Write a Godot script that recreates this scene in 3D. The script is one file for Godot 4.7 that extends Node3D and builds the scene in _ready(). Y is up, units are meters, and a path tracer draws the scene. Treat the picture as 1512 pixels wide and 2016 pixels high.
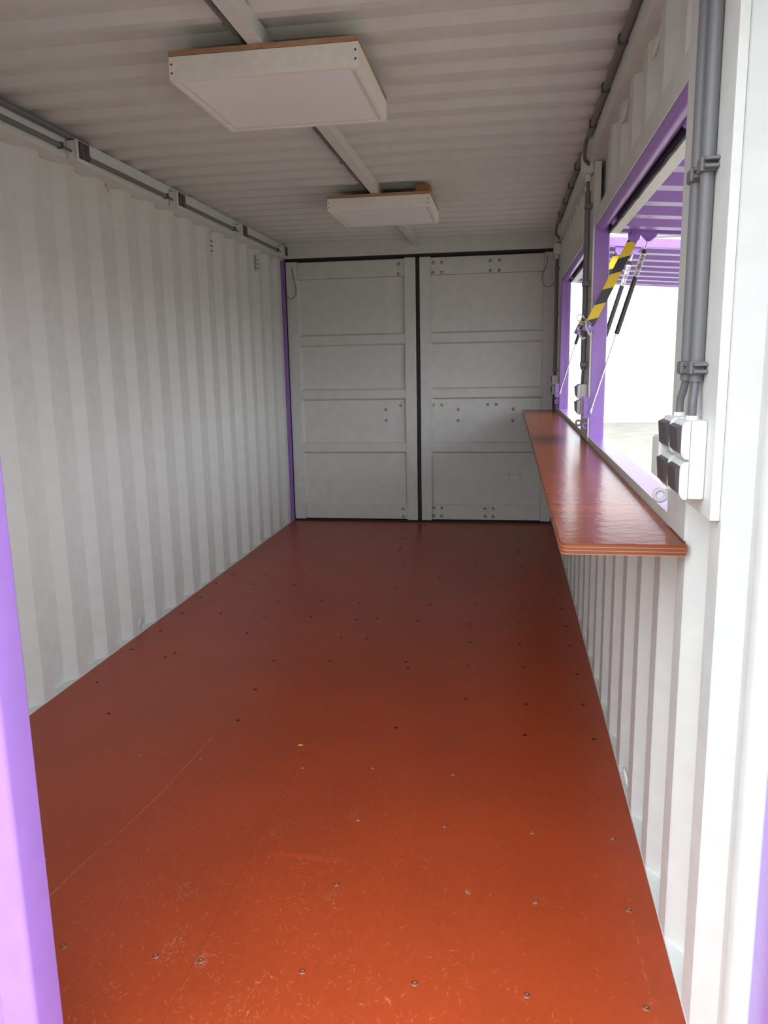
extends Node3D

# ---------------------------------------------------------------- mesh builder
class MB:
	var v := PackedVector3Array()
	var n := PackedVector3Array()
	var t := PackedVector2Array()
	var ix := PackedInt32Array()

	func uvof(p: Vector3, m: Vector3) -> Vector2:
		var a := m.abs()
		if a.y >= a.x and a.y >= a.z:
			return Vector2(p.x, p.z)
		if a.x >= a.z:
			return Vector2(p.z, -p.y)
		return Vector2(p.x, -p.y)

	func tri(a: Vector3, b: Vector3, c: Vector3, na: Vector3, nb: Vector3, nc: Vector3, ua = null, ub = null, uc = null) -> void:
		var g := (b - a).cross(c - a)
		var s := na + nb + nc
		var k := v.size()
		v.append_array(PackedVector3Array([a, b, c]))
		n.append_array(PackedVector3Array([na, nb, nc]))
		if ua == null:
			t.append_array(PackedVector2Array([uvof(a, s), uvof(b, s), uvof(c, s)]))
		else:
			t.append_array(PackedVector2Array([ua, ub, uc]))
		if g.dot(s) > 0.0:
			ix.append_array(PackedInt32Array([k, k + 2, k + 1]))
		else:
			ix.append_array(PackedInt32Array([k, k + 1, k + 2]))

	func quad(a: Vector3, b: Vector3, c: Vector3, d: Vector3, m: Vector3) -> void:
		tri(a, b, c, m, m, m)
		tri(a, c, d, m, m, m)

	func quadn(a: Vector3, b: Vector3, c: Vector3, d: Vector3, na: Vector3, nb: Vector3, nc: Vector3, nd: Vector3) -> void:
		tri(a, b, c, na, nb, nc)
		tri(a, c, d, na, nc, nd)

	# a box with chamfered, softly shaded edges
	func box(c: Vector3, s: Vector3, bev := 0.0, b := Basis()) -> void:
		var h := s * 0.5
		bev = minf(bev, minf(h.x, minf(h.y, h.z)) * 0.9)
		var P := func(axis: int, sx: int, sy: int, sz: int) -> Vector3:
			var p := Vector3(sx * (h.x - bev), sy * (h.y - bev), sz * (h.z - bev))
			p[axis] = [sx * h.x, sy * h.y, sz * h.z][axis]
			return c + b * p
		var N := func(axis: int, sg: int) -> Vector3:
			var q := Vector3.ZERO
			q[axis] = sg
			return b * q
		for sg in [-1, 1]:
			quad(P.call(0, sg, -1, -1), P.call(0, sg, 1, -1), P.call(0, sg, 1, 1), P.call(0, sg, -1, 1), N.call(0, sg))
			quad(P.call(1, -1, sg, -1), P.call(1, 1, sg, -1), P.call(1, 1, sg, 1), P.call(1, -1, sg, 1), N.call(1, sg))
			quad(P.call(2, -1, -1, sg), P.call(2, 1, -1, sg), P.call(2, 1, 1, sg), P.call(2, -1, 1, sg), N.call(2, sg))
		if bev <= 0.0:
			return
		for a in [-1, 1]:
			for d in [-1, 1]:
				var nx: Vector3 = N.call(0, a)
				var ny: Vector3 = N.call(1, d)
				quadn(P.call(0, a, d, -1), P.call(0, a, d, 1), P.call(1, a, d, 1), P.call(1, a, d, -1), nx, nx, ny, ny)
				var nz: Vector3 = N.call(2, d)
				quadn(P.call(0, a, -1, d), P.call(0, a, 1, d), P.call(2, a, 1, d), P.call(2, a, -1, d), nx, nx, nz, nz)
				var my: Vector3 = N.call(1, a)
				quadn(P.call(1, -1, a, d), P.call(1, 1, a, d), P.call(2, 1, a, d), P.call(2, -1, a, d), my, my, nz, nz)
				for e in [-1, 1]:
					tri(P.call(0, a, d, e), P.call(1, a, d, e), P.call(2, a, d, e), nx, ny, N.call(2, e))

	func bx(x0: float, x1: float, y0: float, y1: float, z0: float, z1: float, bev := 0.0) -> void:
		box(Vector3(x0 + x1, y0 + y1, z0 + z1) * 0.5, Vector3(x1 - x0, y1 - y0, z1 - z0), bev)

	func tube(pts: Array, r, sides := 12, closed := false) -> void:
		var m := pts.size()
		var rings := []
		var up := Vector3.ZERO
		for i in m:
			var d: Vector3
			if closed:
				d = (pts[(i + 1) % m] - pts[(i - 1 + m) % m]).normalized()
			else:
				d = (pts[mini(i + 1, m - 1)] - pts[maxi(i - 1, 0)]).normalized()
			if up == Vector3.ZERO:
				up = d.cross(Vector3(0.31, 0.27, 0.91)).normalized()
			up = (up - d * up.dot(d)).normalized()
			var w := d.cross(up)
			var ring := []
			for k in sides:
				var a := TAU * k / sides
				ring.append(up * cos(a) + w * sin(a))
			rings.append(ring)
		var seg := m if closed else m - 1
		for i in seg:
			var j := (i + 1) % m
			var r0: float = r[i] if r is Array else r
			var r1: float = r[j] if r is Array else r
			for k in sides:
				var q := (k + 1) % sides
				var a: Vector3 = rings[i][k]
				var b: Vector3 = rings[i][q]
				var c: Vector3 = rings[j][q]
				var d: Vector3 = rings[j][k]
				quadn(pts[i] + a * r0, pts[i] + b * r0, pts[j] + c * r1, pts[j] + d * r1, a, b, c, d)
		if not closed:
			for e in [0, m - 1]:
				var rr: float = r[e] if r is Array else r
				var nn: Vector3 = (pts[0] - pts[1]).normalized() if e == 0 else (pts[m - 1] - pts[m - 2]).normalized()
				for k in sides:
					tri(pts[e], pts[e] + rings[e][k] * rr, pts[e] + rings[e][(k + 1) % sides] * rr, nn, nn, nn)

	func ring(c: Vector3, axis: Vector3, R: float, r: float, seg := 20, sides := 8) -> void:
		var u := axis.cross(Vector3(0.2, 0.9, 0.37)).normalized()
		var w := axis.normalized().cross(u)
		var p := []
		for i in seg:
			var a := TAU * i / seg
			p.append(c + (u * cos(a) + w * sin(a)) * R)
		tube(p, r, sides, true)

	# polygon (2D points) swept along w by len, from o
	func prism(poly: PackedVector2Array, o: Vector3, u: Vector3, q: Vector3, w: Vector3, smooth := false) -> void:
		var m := poly.size()
		var area := 0.0
		for i in m:
			area += poly[i].cross(poly[(i + 1) % m])
		var sg := 1.0 if area > 0 else -1.0
		var en := []
		for i in m:
			var d := (poly[(i + 1) % m] - poly[i]).normalized()
			en.append((u.normalized() * d.y - q.normalized() * d.x) * sg)
		for i in m:
			var j := (i + 1) % m
			var a := o + u * poly[i].x + q * poly[i].y
			var b := o + u * poly[j].x + q * poly[j].y
			var ni: Vector3 = en[i]
			var nj: Vector3 = en[i]
			if smooth:
				var pv: Vector3 = en[(i - 1 + m) % m]
				var nx: Vector3 = en[j]
				if pv.dot(en[i]) > 0.6:
					ni = (pv + en[i]).normalized()
				if nx.dot(en[i]) > 0.6:
					nj = (nx + en[i]).normalized()
			quadn(a, b, b + w, a + w, ni, nj, nj, ni)
		var id := Geometry2D.triangulate_polygon(poly)
		var wn := w.normalized()
		for k in range(0, id.size(), 3):
			var a := o + u * poly[id[k]].x + q * poly[id[k]].y
			var b := o + u * poly[id[k + 1]].x + q * poly[id[k + 1]].y
			var c := o + u * poly[id[k + 2]].x + q * poly[id[k + 2]].y
			tri(a, b, c, -wn, -wn, -wn)
			tri(a + w, b + w, c + w, wn, wn, wn)

	# folded sheet: pts (along, off); ext from e0 to e1; axes given as vectors
	func sheet(pts: Array, o: Vector3, along: Vector3, off: Vector3, ext: Vector3, e0: float, e1: float, th: float) -> void:
		for i in pts.size() - 1:
			var a: Vector2 = pts[i]
			var b: Vector2 = pts[i + 1]
			var d := (b - a).normalized()
			var m := along * -d.y + off * d.x
			for s: float in [0.0, 1.0]:
				var sh: Vector3 = off * th * s
				var p := o + along * a.x + off * a.y + sh
				var q := o + along * b.x + off * b.y + sh
				quad(p + ext * e0, q + ext * e0, q + ext * e1, p + ext * e1, m if s > 0.5 else -m)
			for e: float in [e0, e1]:
				var p := o + along * a.x + off * a.y + ext * e
				var q := o + along * b.x + off * b.y + ext * e
				quad(p, q, q + off * th, p + off * th, ext * (1.0 if e == e1 else -1.0))
		for e in [0, pts.size() - 1]:
			var p: Vector3 = o + along * pts[e].x + off * pts[e].y
			quad(p + ext * e0, p + ext * e1, p + ext * e1 + off * th, p + ext * e0 + off * th, along * (-1.0 if e == 0 else 1.0))

	func mesh(at: Vector3) -> ArrayMesh:
		var a := []
		a.resize(Mesh.ARRAY_MAX)
		var w := PackedVector3Array()
		w.resize(v.size())
		for i in v.size():
			w[i] = v[i] - at
		a[Mesh.ARRAY_VERTEX] = w
		a[Mesh.ARRAY_NORMAL] = n
		a[Mesh.ARRAY_TEX_UV] = t
		a[Mesh.ARRAY_INDEX] = ix
		var me := ArrayMesh.new()
		me.add_surface_from_arrays(Mesh.PRIMITIVE_TRIANGLES, a)
		return me

# ---------------------------------------------------------------- scene tree helpers
var taken := {}
var M := {}

func numbered(s: String) -> String:
	if not taken.has(s):
		taken[s] = 0
		return s
	taken[s] += 1
	return "%s_%03d" % [s, taken[s]]

func thing(called: String, label: String, category: String, at := Vector3.ZERO, group := "", kind := "") -> Node3D:
	var o := Node3D.new()
	o.name = numbered(called)
	add_child(o)
	o.position = at
	tag(o, label, category, group, kind)
	return o

func tag(o: Node, label: String, category: String, group := "", kind := "") -> void:
	o.set_meta("label", label)
	o.set_meta("category", category)
	if group:
		o.set_meta("group", group)
	if kind:
		o.set_meta("kind", kind)

# one named mesh; world coordinates of the builder are kept
func part(called: String, b: MB, m: Material, parent: Node3D, label := "") -> MeshInstance3D:
	var o := MeshInstance3D.new()
	o.name = called
	var at := Vector3.ZERO
	var p: Node = parent
	while p != null and p != self:
		at += (p as Node3D).position
		p = p.get_parent()
	o.mesh = b.mesh(at)
	o.material_override = m
	parent.add_child(o, true)
	if label:
		o.set_meta("label", label)
	return o

func solo(called: String, b: MB, m: Material, label: String, category: String, at: Vector3, group := "", kind := "") -> MeshInstance3D:
	var o := MeshInstance3D.new()
	o.name = numbered(called)
	o.mesh = b.mesh(at)
	o.material_override = m
	add_child(o)
	o.position = at
	tag(o, label, category, group, kind)
	return o

func cbox(x0: float, x1: float, y0: float, y1: float, z0: float, z1: float, bev := 0.002) -> MB:
	var b := MB.new()
	b.bx(x0, x1, y0, y1, z0, z1, bev)
	return b

func ctube(pts: Array, r, sides := 12) -> MB:
	var b := MB.new()
	b.tube(pts, r, sides)
	return b

func smooth_path(p: Array, per := 6) -> Array:
	var out := []
	for i in p.size() - 1:
		var a: Vector3 = p[maxi(i - 1, 0)]
		var b: Vector3 = p[i]
		var c: Vector3 = p[i + 1]
		var d: Vector3 = p[mini(i + 2, p.size() - 1)]
		for k in per:
			out.append(b.cubic_interpolate(c, a, d, float(k) / per))
	out.append(p[p.size() - 1])
	return out

# ---------------------------------------------------------------- materials
func srgb(r: float, g: float, b: float) -> Color:
	return Color(r / 255.0, g / 255.0, b / 255.0)

func mat(c: Color, rough: float, metal := 0.0, spec := 0.5) -> StandardMaterial3D:
	var m := StandardMaterial3D.new()
	m.albedo_color = c
	m.roughness = rough
	m.metallic = metal
	m.metallic_specular = spec
	return m

func noise_tex(freq: float, seed_: int, lo: Color, hi: Color, size := 512, normal := false, bump := 2.0, octaves := 4) -> NoiseTexture2D:
	var f := FastNoiseLite.new()
	f.noise_type = FastNoiseLite.TYPE_SIMPLEX_SMOOTH
	f.seed = seed_
	f.frequency = freq
	f.fractal_octaves = octaves
	var t := NoiseTexture2D.new()
	t.width = size
	t.height = size
	t.seamless = true
	t.noise = f
	if normal:
		t.as_normal_map = true
		t.bump_strength = bump
	else:
		var g := Gradient.new()
		g.set_color(0, lo)
		g.set_color(1, hi)
		t.color_ramp = g
	return t

func painted(c: Color, rough: float, tex: Texture2D, scale: float, nrm: Texture2D = null, ns := 0.2) -> StandardMaterial3D:
	var m := mat(c, rough)
	m.albedo_texture = tex
	m.uv1_triplanar = true
	m.uv1_world_triplanar = true
	m.uv1_scale = Vector3.ONE * scale
	if nrm:
		m.normal_enabled = true
		m.normal_texture = nrm
		m.normal_scale = ns
	return m

func floor_texture() -> ImageTexture:
	var W := 1024
	var H := 2048
	var rng := RandomNumberGenerator.new()
	rng.seed = 77
	var f := FastNoiseLite.new()
	f.seed = 5
	f.frequency = 0.004
	f.fractal_octaves = 5
	var f2 := FastNoiseLite.new()
	f2.seed = 8
	f2.frequency = 0.09
	var data := PackedByteArray()
	data.resize(W * H * 3)
	for y in H:
		for x in W:
			var k := 1.0 + 0.05 * f.get_noise_2d(x, y) + 0.03 * f2.get_noise_2d(x, y * 0.5)
			var i := (y * W + x) * 3
			data[i] = clampi(int(FLOOR_RGB.x * k), 0, 255)
			data[i + 1] = clampi(int(FLOOR_RGB.y * k), 0, 255)
			data[i + 2] = clampi(int(FLOOR_RGB.z * k), 0, 255)
	var im := Image.create_from_data(W, H, false, Image.FORMAT_RGB8, data)
	var px := func(x: float, z: float) -> Vector2:
		return Vector2((x + 1.17) / 2.34 * W, z / 5.75 * H)
	var dot := func(p: Vector2, c: Color, al: float) -> void:
		var xi := int(p.x)
		var yi := int(p.y)
		if xi >= 0 and yi >= 0 and xi < W and yi < H:
			im.set_pixel(xi, yi, im.get_pixel(xi, yi).lerp(c, al))
	var pale := srgb(214, 140, 105)
	var grey := srgb(176, 160, 150)
	# the long scratch
	var sc := [Vector2(-0.334, 4.158), Vector2(-0.345, 4.33), Vector2(-0.36, 4.56), Vector2(-0.388, 4.784), Vector2(-0.425, 4.97), Vector2(-0.44, 5.12)]
	for i in sc.size() - 1:
		for k in 140:
			var w: Vector2 = sc[i].lerp(sc[i + 1], k / 140.0)
			var p: Vector2 = px.call(w.x, w.y)
			var gap := 0.9 if f2.get_noise_2d(p.y * 0.6, 3.0) > -0.25 or w.y < 4.6 else 0.15
			dot.call(p, pale, gap * 0.6)
	# short scuffs and specks, denser where people walk in
	for i in 4200:
		var z := 5.75 - absf(rng.randfn(0.0, 1.0)) * 0.95
		var x := clampf(rng.randfn(0.15, 0.5), -1.1, 1.1)
		var a := rng.randf() * TAU
		var l := rng.randf_range(1.0, 7.0)
		var bend := rng.randfn(0.0, 0.12)
		var al := rng.randf_range(0.06, 0.42)
		var p: Vector2 = px.call(x, z)
		var c := pale if rng.randf() < 0.75 else grey
		for k in int(l):
			dot.call(p, c, al)
			a += bend
			p += Vector2(cos(a), sin(a))
	# scraped patches
	for q in [[-0.08, 5.03, 14, 70], [-0.02, 5.22, 16, 110], [0.06, 5.26, 9, 90], [0.24, 5.02, 18, 60], [0.30, 4.62, 14, 60], [0.32, 5.0, 8, 50], [0.68, 4.93, 4, 50], [0.1, 4.72, 18, 60], [0.45, 4.35, 26, 60], [0.2, 5.4, 30, 120]]:
		for k in q[3]:
			var p: Vector2 = px.call(q[0], q[1])
			p += Vector2(rng.randfn(0, q[2] * 0.5), rng.randfn(0, q[2] * 0.6))
			var al := rng.randf_range(0.1, 0.4)
			dot.call(p, grey, al)
			dot.call(p + Vector2(0, 1), grey, al * 0.7)
	return ImageTexture.create_from_image(im)

func wood_texture(base: Color, dark: Color, seed_: int, stretch: float) -> ImageTexture:
	var W := 512
	var H := 512
	var f := FastNoiseLite.new()
	f.seed = seed_
	f.frequency = 0.012
	f.fractal_octaves = 5
	var g := FastNoiseLite.new()
	g.seed = seed_ + 3
	g.frequency = 0.05
	var im := Image.create(W, H, false, Image.FORMAT_RGB8)
	for y in H:
		for x in W:
			var k := 0.5 + 0.6 * f.get_noise_2d(x * stretch, y * 1.0) + 0.35 * g.get_noise_2d(x * stretch * 1.5, y * 3.0)
			im.set_pixel(x, y, dark.lerp(base, clampf(k, 0.0, 1.0)))
	return ImageTexture.create_from_image(im)

func stripe_texture() -> ImageTexture:
	# hazard tape: u across the bar, v along it
	var im := Image.create(64, 512, false, Image.FORMAT_RGB8)
	for y in 512:
		for x in 64:
			var along := y / 512.0 * 0.47
			var across := x / 64.0 * 0.042
			var s := fposmod((along + across * 0.93 - 0.015) / 0.176, 1.0)
			im.set_pixel(x, y, srgb(236, 205, 28) if s < 0.5 else srgb(48, 42, 42))
	return ImageTexture.create_from_image(im)

func label_texture() -> ImageTexture:
	var im := Image.create(32, 128, false, Image.FORMAT_RGB8)
	im.fill(srgb(232, 230, 226))
	var rng := RandomNumberGenerator.new()
	rng.seed = 4
	for k in 16:
		var y := 10 + k * 7
		im.fill_rect(Rect2i(6, y, 10 + rng.randi_range(0, 8), rng.randi_range(2, 5)), srgb(55, 52, 54))
	return ImageTexture.create_from_image(im)

const FLOOR_RGB := Vector3(160, 64, 31)
const XW := 1.165
const PITCH := 0.2705
const PH := 3.918

func wall_profile(z0: float, z1: float, ph := PH, pitch := PITCH, depth := 0.038) -> Array:
	# (z, offset outwards): 0 on the inner flats
	var br := []
	var k0 := int(floor((z0 - ph) / pitch)) - 1
	var k1 := int(ceil((z1 - ph) / pitch)) + 1
	for k in range(k0, k1 + 1):
		var c := ph + pitch * k
		for e in [[-0.100, depth], [-0.094, depth], [-0.043, 0.003], [-0.038, 0.0], [0.038, 0.0], [0.043, 0.003], [0.094, depth], [0.100, depth]]:
			br.append(Vector2(c + e[0], e[1]))
	var at := func(z: float) -> float:
		for i in br.size() - 1:
			if z >= br[i].x and z <= br[i + 1].x:
				return lerpf(br[i].y, br[i + 1].y, (z - br[i].x) / maxf(br[i + 1].x - br[i].x, 1e-6))
		return 0.0
	var out := [Vector2(z0, at.call(z0))]
	for p in br:
		if p.x > z0 + 0.0005 and p.x < z1 - 0.0005:
			out.append(p)
	out.append(Vector2(z1, at.call(z1)))
	return out

func rounded_poly(x0: float, x1: float, y0: float, y1: float, r: float, seg := 5) -> PackedVector2Array:
	var p := PackedVector2Array()
	for c in [[x1 - r, y1 - r, 0.0], [x0 + r, y1 - r, PI / 2], [x0 + r, y0 + r, PI], [x1 - r, y0 + r, PI * 1.5]]:
		for k in seg + 1:
			var a: float = c[2] + PI / 2 * k / seg
			p.append(Vector2(c[0] + r * cos(a), c[1] + r * sin(a)))
	return p

# ================================================================ build
func _ready() -> void:
	# camera
	var cam := Camera3D.new()
	cam.name = "camera"
	add_child(cam)
	var ya := 0.1599
	var pi_ := -0.1883
	var ro := -0.0192
	cam.transform = Transform3D(Basis(Vector3.UP, ya) * Basis(Vector3.RIGHT, pi_) * Basis(Vector3.BACK, ro), Vector3(0.774, 1.3975, 6.8006))
	cam.fov = 66.66
	cam.near = 0.02
	cam.far = 200.0
	cam.current = true
	# sky, exposure
	var we := WorldEnvironment.new()
	we.name = "environment"
	var env := Environment.new()
	env.background_mode = Environment.BG_SKY
	var sky := Sky.new()
	var sm := ProceduralSkyMaterial.new()
	sm.sky_top_color = Color(0.95, 0.98, 1.02)
	sm.sky_horizon_color = Color(0.66, 0.67, 0.68)
	sm.sky_curve = 0.14
	sm.ground_horizon_color = Color(0.72, 0.71, 0.68)
	sm.ground_bottom_color = Color(0.6, 0.59, 0.56)
	sm.sky_energy_multiplier = 1.6
	sky.sky_material = sm
	env.sky = sky
	env.tonemap_mode = Environment.TONE_MAPPER_LINEAR
	env.tonemap_exposure = 1.98
	env.sdfgi_enabled = true
	env.ssao_enabled = true
	env.ssil_enabled = true
	we.environment = env
	add_child(we)
	# sun, high over the side with the hatches
	var sun := DirectionalLight3D.new()
	sun.name = "sun"
	sun.rotation = Vector3(deg_to_rad(-60), deg_to_rad(90), 0)
	sun.light_color = Color(1.0, 0.96, 0.88)
	sun.light_energy = 0.2
	sun.light_angular_distance = 0.6
	sun.shadow_enabled = true
	add_child(sun)

	make_materials()
	build_shell()
	build_doors()
	build_windows()
	build_outside()
	build_counter()
	build_ceiling_lights()
	build_left_electrics()
	build_right_electrics()
	build_struts()
	build_small()

func make_materials() -> void:
	var fine := noise_tex(0.02, 3, Color(0.955, 0.955, 0.955), Color(1, 1, 1))
	var bumpy := noise_tex(0.05, 9, Color.BLACK, Color.WHITE, 512, true, 3.0)
	M.white = painted(srgb(222, 224, 218), 0.42, fine, 0.9, bumpy, 0.06)
	M.white2 = painted(srgb(225, 225, 219), 0.4, fine, 1.3)
	M.purple = painted(srgb(162, 121, 199), 0.28, fine, 1.1, bumpy, 0.05)
	M.black = mat(srgb(30, 28, 32), 0.6)
	M.conduit = mat(srgb(112, 111, 112), 0.45)
	M.cable = mat(srgb(105, 104, 106), 0.5)
	M.plastic = mat(srgb(226, 226, 222), 0.35)
	M.dark_plastic = mat(srgb(72, 66, 68), 0.35)
	M.lamp_frame = painted(srgb(250, 246, 234), 0.5, fine, 2.0)
	M.diffuser = mat(srgb(250, 247, 244), 0.3)
	M.plywood = mat(Color.WHITE, 0.6)
	M.plywood.albedo_texture = wood_texture(srgb(196, 158, 120), srgb(158, 118, 84), 21, 0.3)
	M.plywood.uv1_scale = Vector3(1.5, 1.5, 1.5)
	M.brown_block = mat(srgb(160, 112, 72), 0.6)
	var st := mat(Color.WHITE, 0.2)
	st.albedo_texture = wood_texture(srgb(164, 84, 44), srgb(128, 60, 32), 31, 0.05)
	st.uv1_scale = Vector3(1.6, 1.6, 1.6)
	st.metallic_specular = 0.26
	var gn := noise_tex(0.03, 15, Color.BLACK, Color.WHITE, 512, true, 4.0)
	st.normal_enabled = true
	st.normal_texture = gn
	st.normal_scale = 0.07
	M.stain = st
	M.ply_light = mat(srgb(186, 126, 84), 0.4)
	M.ply_dark = mat(srgb(128, 68, 44), 0.4)
	M.steel = mat(srgb(205, 205, 205), 0.25, 1.0)
	M.rod = mat(srgb(232, 230, 230), 0.18, 0.6)
	M.strut_black = mat(srgb(46, 45, 48), 0.28)
	M.cord = mat(srgb(70, 68, 60), 0.7)
	M.tape = mat(Color.WHITE, 0.35)
	M.tape.albedo_texture = stripe_texture()
	M.sticker = mat(Color.WHITE, 0.5)
	M.sticker.albedo_texture = label_texture()
	var fl := mat(Color.WHITE, 0.36)
	fl.albedo_texture = floor_texture()
	fl.roughness_texture = noise_tex(0.006, 44, Color(0.93, 0.93, 0.93), Color(1, 1, 1))
	fl.metallic_specular = 0.38
	fl.normal_enabled = true
	fl.normal_texture = noise_tex(0.03, 12, Color.BLACK, Color.WHITE, 512, true, 3.0)
	fl.normal_scale = 0.03
	M.floor = fl
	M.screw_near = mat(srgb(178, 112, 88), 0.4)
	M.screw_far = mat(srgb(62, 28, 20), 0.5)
	M.concrete = painted(srgb(126, 122, 111), 0.9, noise_tex(0.012, 61, Color(0.82, 0.82, 0.8), Color(1, 1, 1)), 0.25, noise_tex(0.08, 62, Color.BLACK, Color.WHITE, 512, true, 4.0), 0.4)
	M.building = painted(srgb(240, 241, 240), 0.6, fine, 0.4)
	M.grey_trim = mat(srgb(150, 150, 150), 0.6)

# ---------------------------------------------------------------- shell
func build_shell() -> void:
	# floor: base slab, plywood sheets with open joints, screws
	var fo := thing("floor", "glossy red-brown painted plywood floor with scuffs and screws", "floor", Vector3.ZERO, "", "structure")
	part("floor_base", cbox(-1.163, 1.163, -0.15, -0.02, -0.02, 5.75, 0.0), M.black, fo)
	var zs := [0.008, 1.05, 3.36, 5.74]
	for r in 3:
		var xs := [-1.163, 0.045, 1.163] if r != 1 else [-1.163, 1.163]
		for c in xs.size() - 1:
			var b := MB.new()
			var x0: float = xs[c] + (0.0001 if c > 0 else 0.0)
			var x1: float = xs[c + 1] - (0.0001 if c < xs.size() - 2 else 0.0)
			var z0: float = zs[r] + 0.0004
			var z1: float = zs[r + 1] - 0.0004
			b.bx(x0, x1, -0.02, 0.0, z0, z1, 0.0005)
			for i in b.v.size():
				b.t[i] = Vector2((b.v[i].x + 1.17) / 2.34, b.v[i].z / 5.75)
			part("floor_sheet", b, M.floor, fo)
	var rng := RandomNumberGenerator.new()
	rng.seed = 12
	var spots := []
	for x in [-0.295, -0.054, 0.061, 0.311, 0.576, 0.829, 1.086]:
		spots.append(Vector2(x, 5.262))
	for x in [-0.80, -0.54, 0.324, 0.858, 1.094]:
		spots.append(Vector2(x, 4.947))
	for x in [-0.84, 0.324, 0.594, 0.858, 1.094]:
		spots.append(Vector2(x, 4.636))
	for z in [4.33, 4.02, 3.72, 3.395, 3.325, 3.02, 2.72, 2.42, 2.1, 1.85, 1.5, 1.08, 1.01, 0.7, 0.42, 0.15]:
		for x in [-1.09, -0.85, -0.58, -0.31, -0.05, 0.06, 0.32, 0.59, 0.86, 1.09]:
			if rng.randf() < 0.62:
				spots.append(Vector2(x + rng.randfn(0, 0.015), z + rng.randfn(0, 0.01)))
	var sb := MB.new()
	sb.tube([Vector3(0, -0.001, 0), Vector3(0, 0.0012, 0), Vector3(0, 0.0016, 0), Vector3(0, 0.0004, 0)], [0.0085, 0.008, 0.005, 0.003], 10)
	var sbm := sb.mesh(Vector3.ZERO)
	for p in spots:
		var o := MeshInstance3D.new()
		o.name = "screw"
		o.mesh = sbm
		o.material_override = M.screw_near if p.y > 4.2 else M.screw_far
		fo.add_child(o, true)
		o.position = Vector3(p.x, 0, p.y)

	# side walls: folded steel sheets
	var wl := thing("wall_left", "white corrugated steel container wall opposite the serving hatches", "wall", Vector3(-XW, 0, 2.9), "", "structure")
	var b := MB.new()
	b.sheet(wall_profile(0.03, 5.66), Vector3(-XW, 0, 0), Vector3.BACK, Vector3.LEFT, Vector3.UP, 0.0, 2.33, 0.004)
	part("corrugated_sheet", b, M.white, wl)
	b = MB.new()
	b.bx(-XW - 0.041, -XW - 0.037, 0.004, 2.3, 3.345, 3.349, 0.001)
	part("weld_seam", b, M.white, wl)
	for z in [3.05, 1.705, 0.337]:
		part("lashing_ring", lashing(-1, z, 0.045), M.white, wl)
	for z in [3.05, 1.72, 0.337]:
		part("lashing_ring", lashing(-1, z, 2.262, -1.0), M.white, wl)
	for z in [1.7, 0.72]:
		var vb := MB.new()
		vb.bx(-XW - 0.004, -XW + 0.004, 2.12, 2.24, z - 0.03, z + 0.03, 0.002)
		part("vent_plate", vb, M.white, wl)
		var hb := MB.new()
		for i in 3:
			for j in 3:
				hb.bx(-XW + 0.0035, -XW + 0.0055, 2.142 + 0.03 * i, 2.150 + 0.03 * i, z - 0.022 + 0.016 * j, z - 0.012 + 0.016 * j, 0.0005)
		var vo := part("vent_slots", hb, M.black, wl)
		vo.set_meta("kind", "stuff")

	var wr := thing("wall_right", "white corrugated steel container wall holding the two serving hatches", "wall", Vector3(XW, 0, 2.9), "", "structure")
	for q in [[0.03, 5.60, 0.0, 1.0], [0.03, 2.50, 2.06, 2.33], [3.17, 5.60, 2.06, 2.33], [4.845, 5.60, 1.0, 2.06], [0.03, 0.50, 1.0, 2.06]]:
		b = MB.new()
		b.sheet(wall_profile(q[0], q[1]), Vector3(XW, 0, 0), Vector3.BACK, Vector3.RIGHT, Vector3.UP, q[2], q[3], 0.004)
		part("corrugated_sheet", b, M.white, wr)
	part("mullion_panel", cbox(1.158, 1.232, 1.0, 2.062, 2.482, 2.853, 0.002), M.white, wr)
	part("mullion_panel", cbox(1.158, 1.189, 2.063, 2.30, 2.482, 2.853, 0.002), M.white, wr)
	part("backing_sheet", cbox(1.207, 1.211, 2.03, 2.34, 2.48, 3.19, 0.001), M.white, wr)
	part("jamb_plate", cbox(1.160, 1.168, 1.0, 2.30, 4.845, 5.04, 0.001), M.white, wr)
	for z in [4.36, 3.026]:
		part("lashing_ring", lashing(1, z, 0.045), M.white, wr)
	for z in [4.33, 3.72]:
		part("lashing_ring", lashing(1, z, 2.255, -1.0), M.white, wr)

	# long rails
	var tr := thing("trim_1", "white steel top rail above the left wall carrying grey sockets", "rail", Vector3(-1.15, 2.35, 2.9), "", "structure")
	part("rail_beam", cbox(-1.212, -1.133, 2.302, 2.407, 0.0, 5.66, 0.004), M.white, tr)
	b = MB.new()
	b.prism(PackedVector2Array([Vector2(-1.132, 2.306), Vector2(-1.132, 2.299), Vector2(-1.140, 2.296), Vector2(-1.175, 2.284), Vector2(-1.21, 2.284), Vector2(-1.21, 2.306)]), Vector3(0, 0, 0.0), Vector3.RIGHT, Vector3.UP, Vector3(0, 0, 5.66))
	part("rail_lip", b, M.white, tr)
	part("rail_cap", cbox(-1.222, -1.2145, 2.30, 2.45, -0.06, 5.70, 0.001), M.purple, tr)
	tr = thing("trim_2", "white steel top rail above the serving hatches", "rail", Vector3(1.15, 2.35, 2.9), "", "structure")
	part("rail_beam", cbox(1.133, 1.212, 2.302, 2.405, 0.0, 5.66, 0.004), M.white, tr)
	part("rail_cap", cbox(1.2145, 1.222, 2.30, 2.45, -0.06, 5.70, 0.001), M.purple, tr)
	solo("trim_3", cbox(-1.214, -1.1632, -0.15, 0.004, 0.0, 5.66, 0.003), M.white, "white steel bottom rail along the floor under the left wall", "rail", Vector3(-1.18, 0, 2.9), "", "structure")
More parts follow.
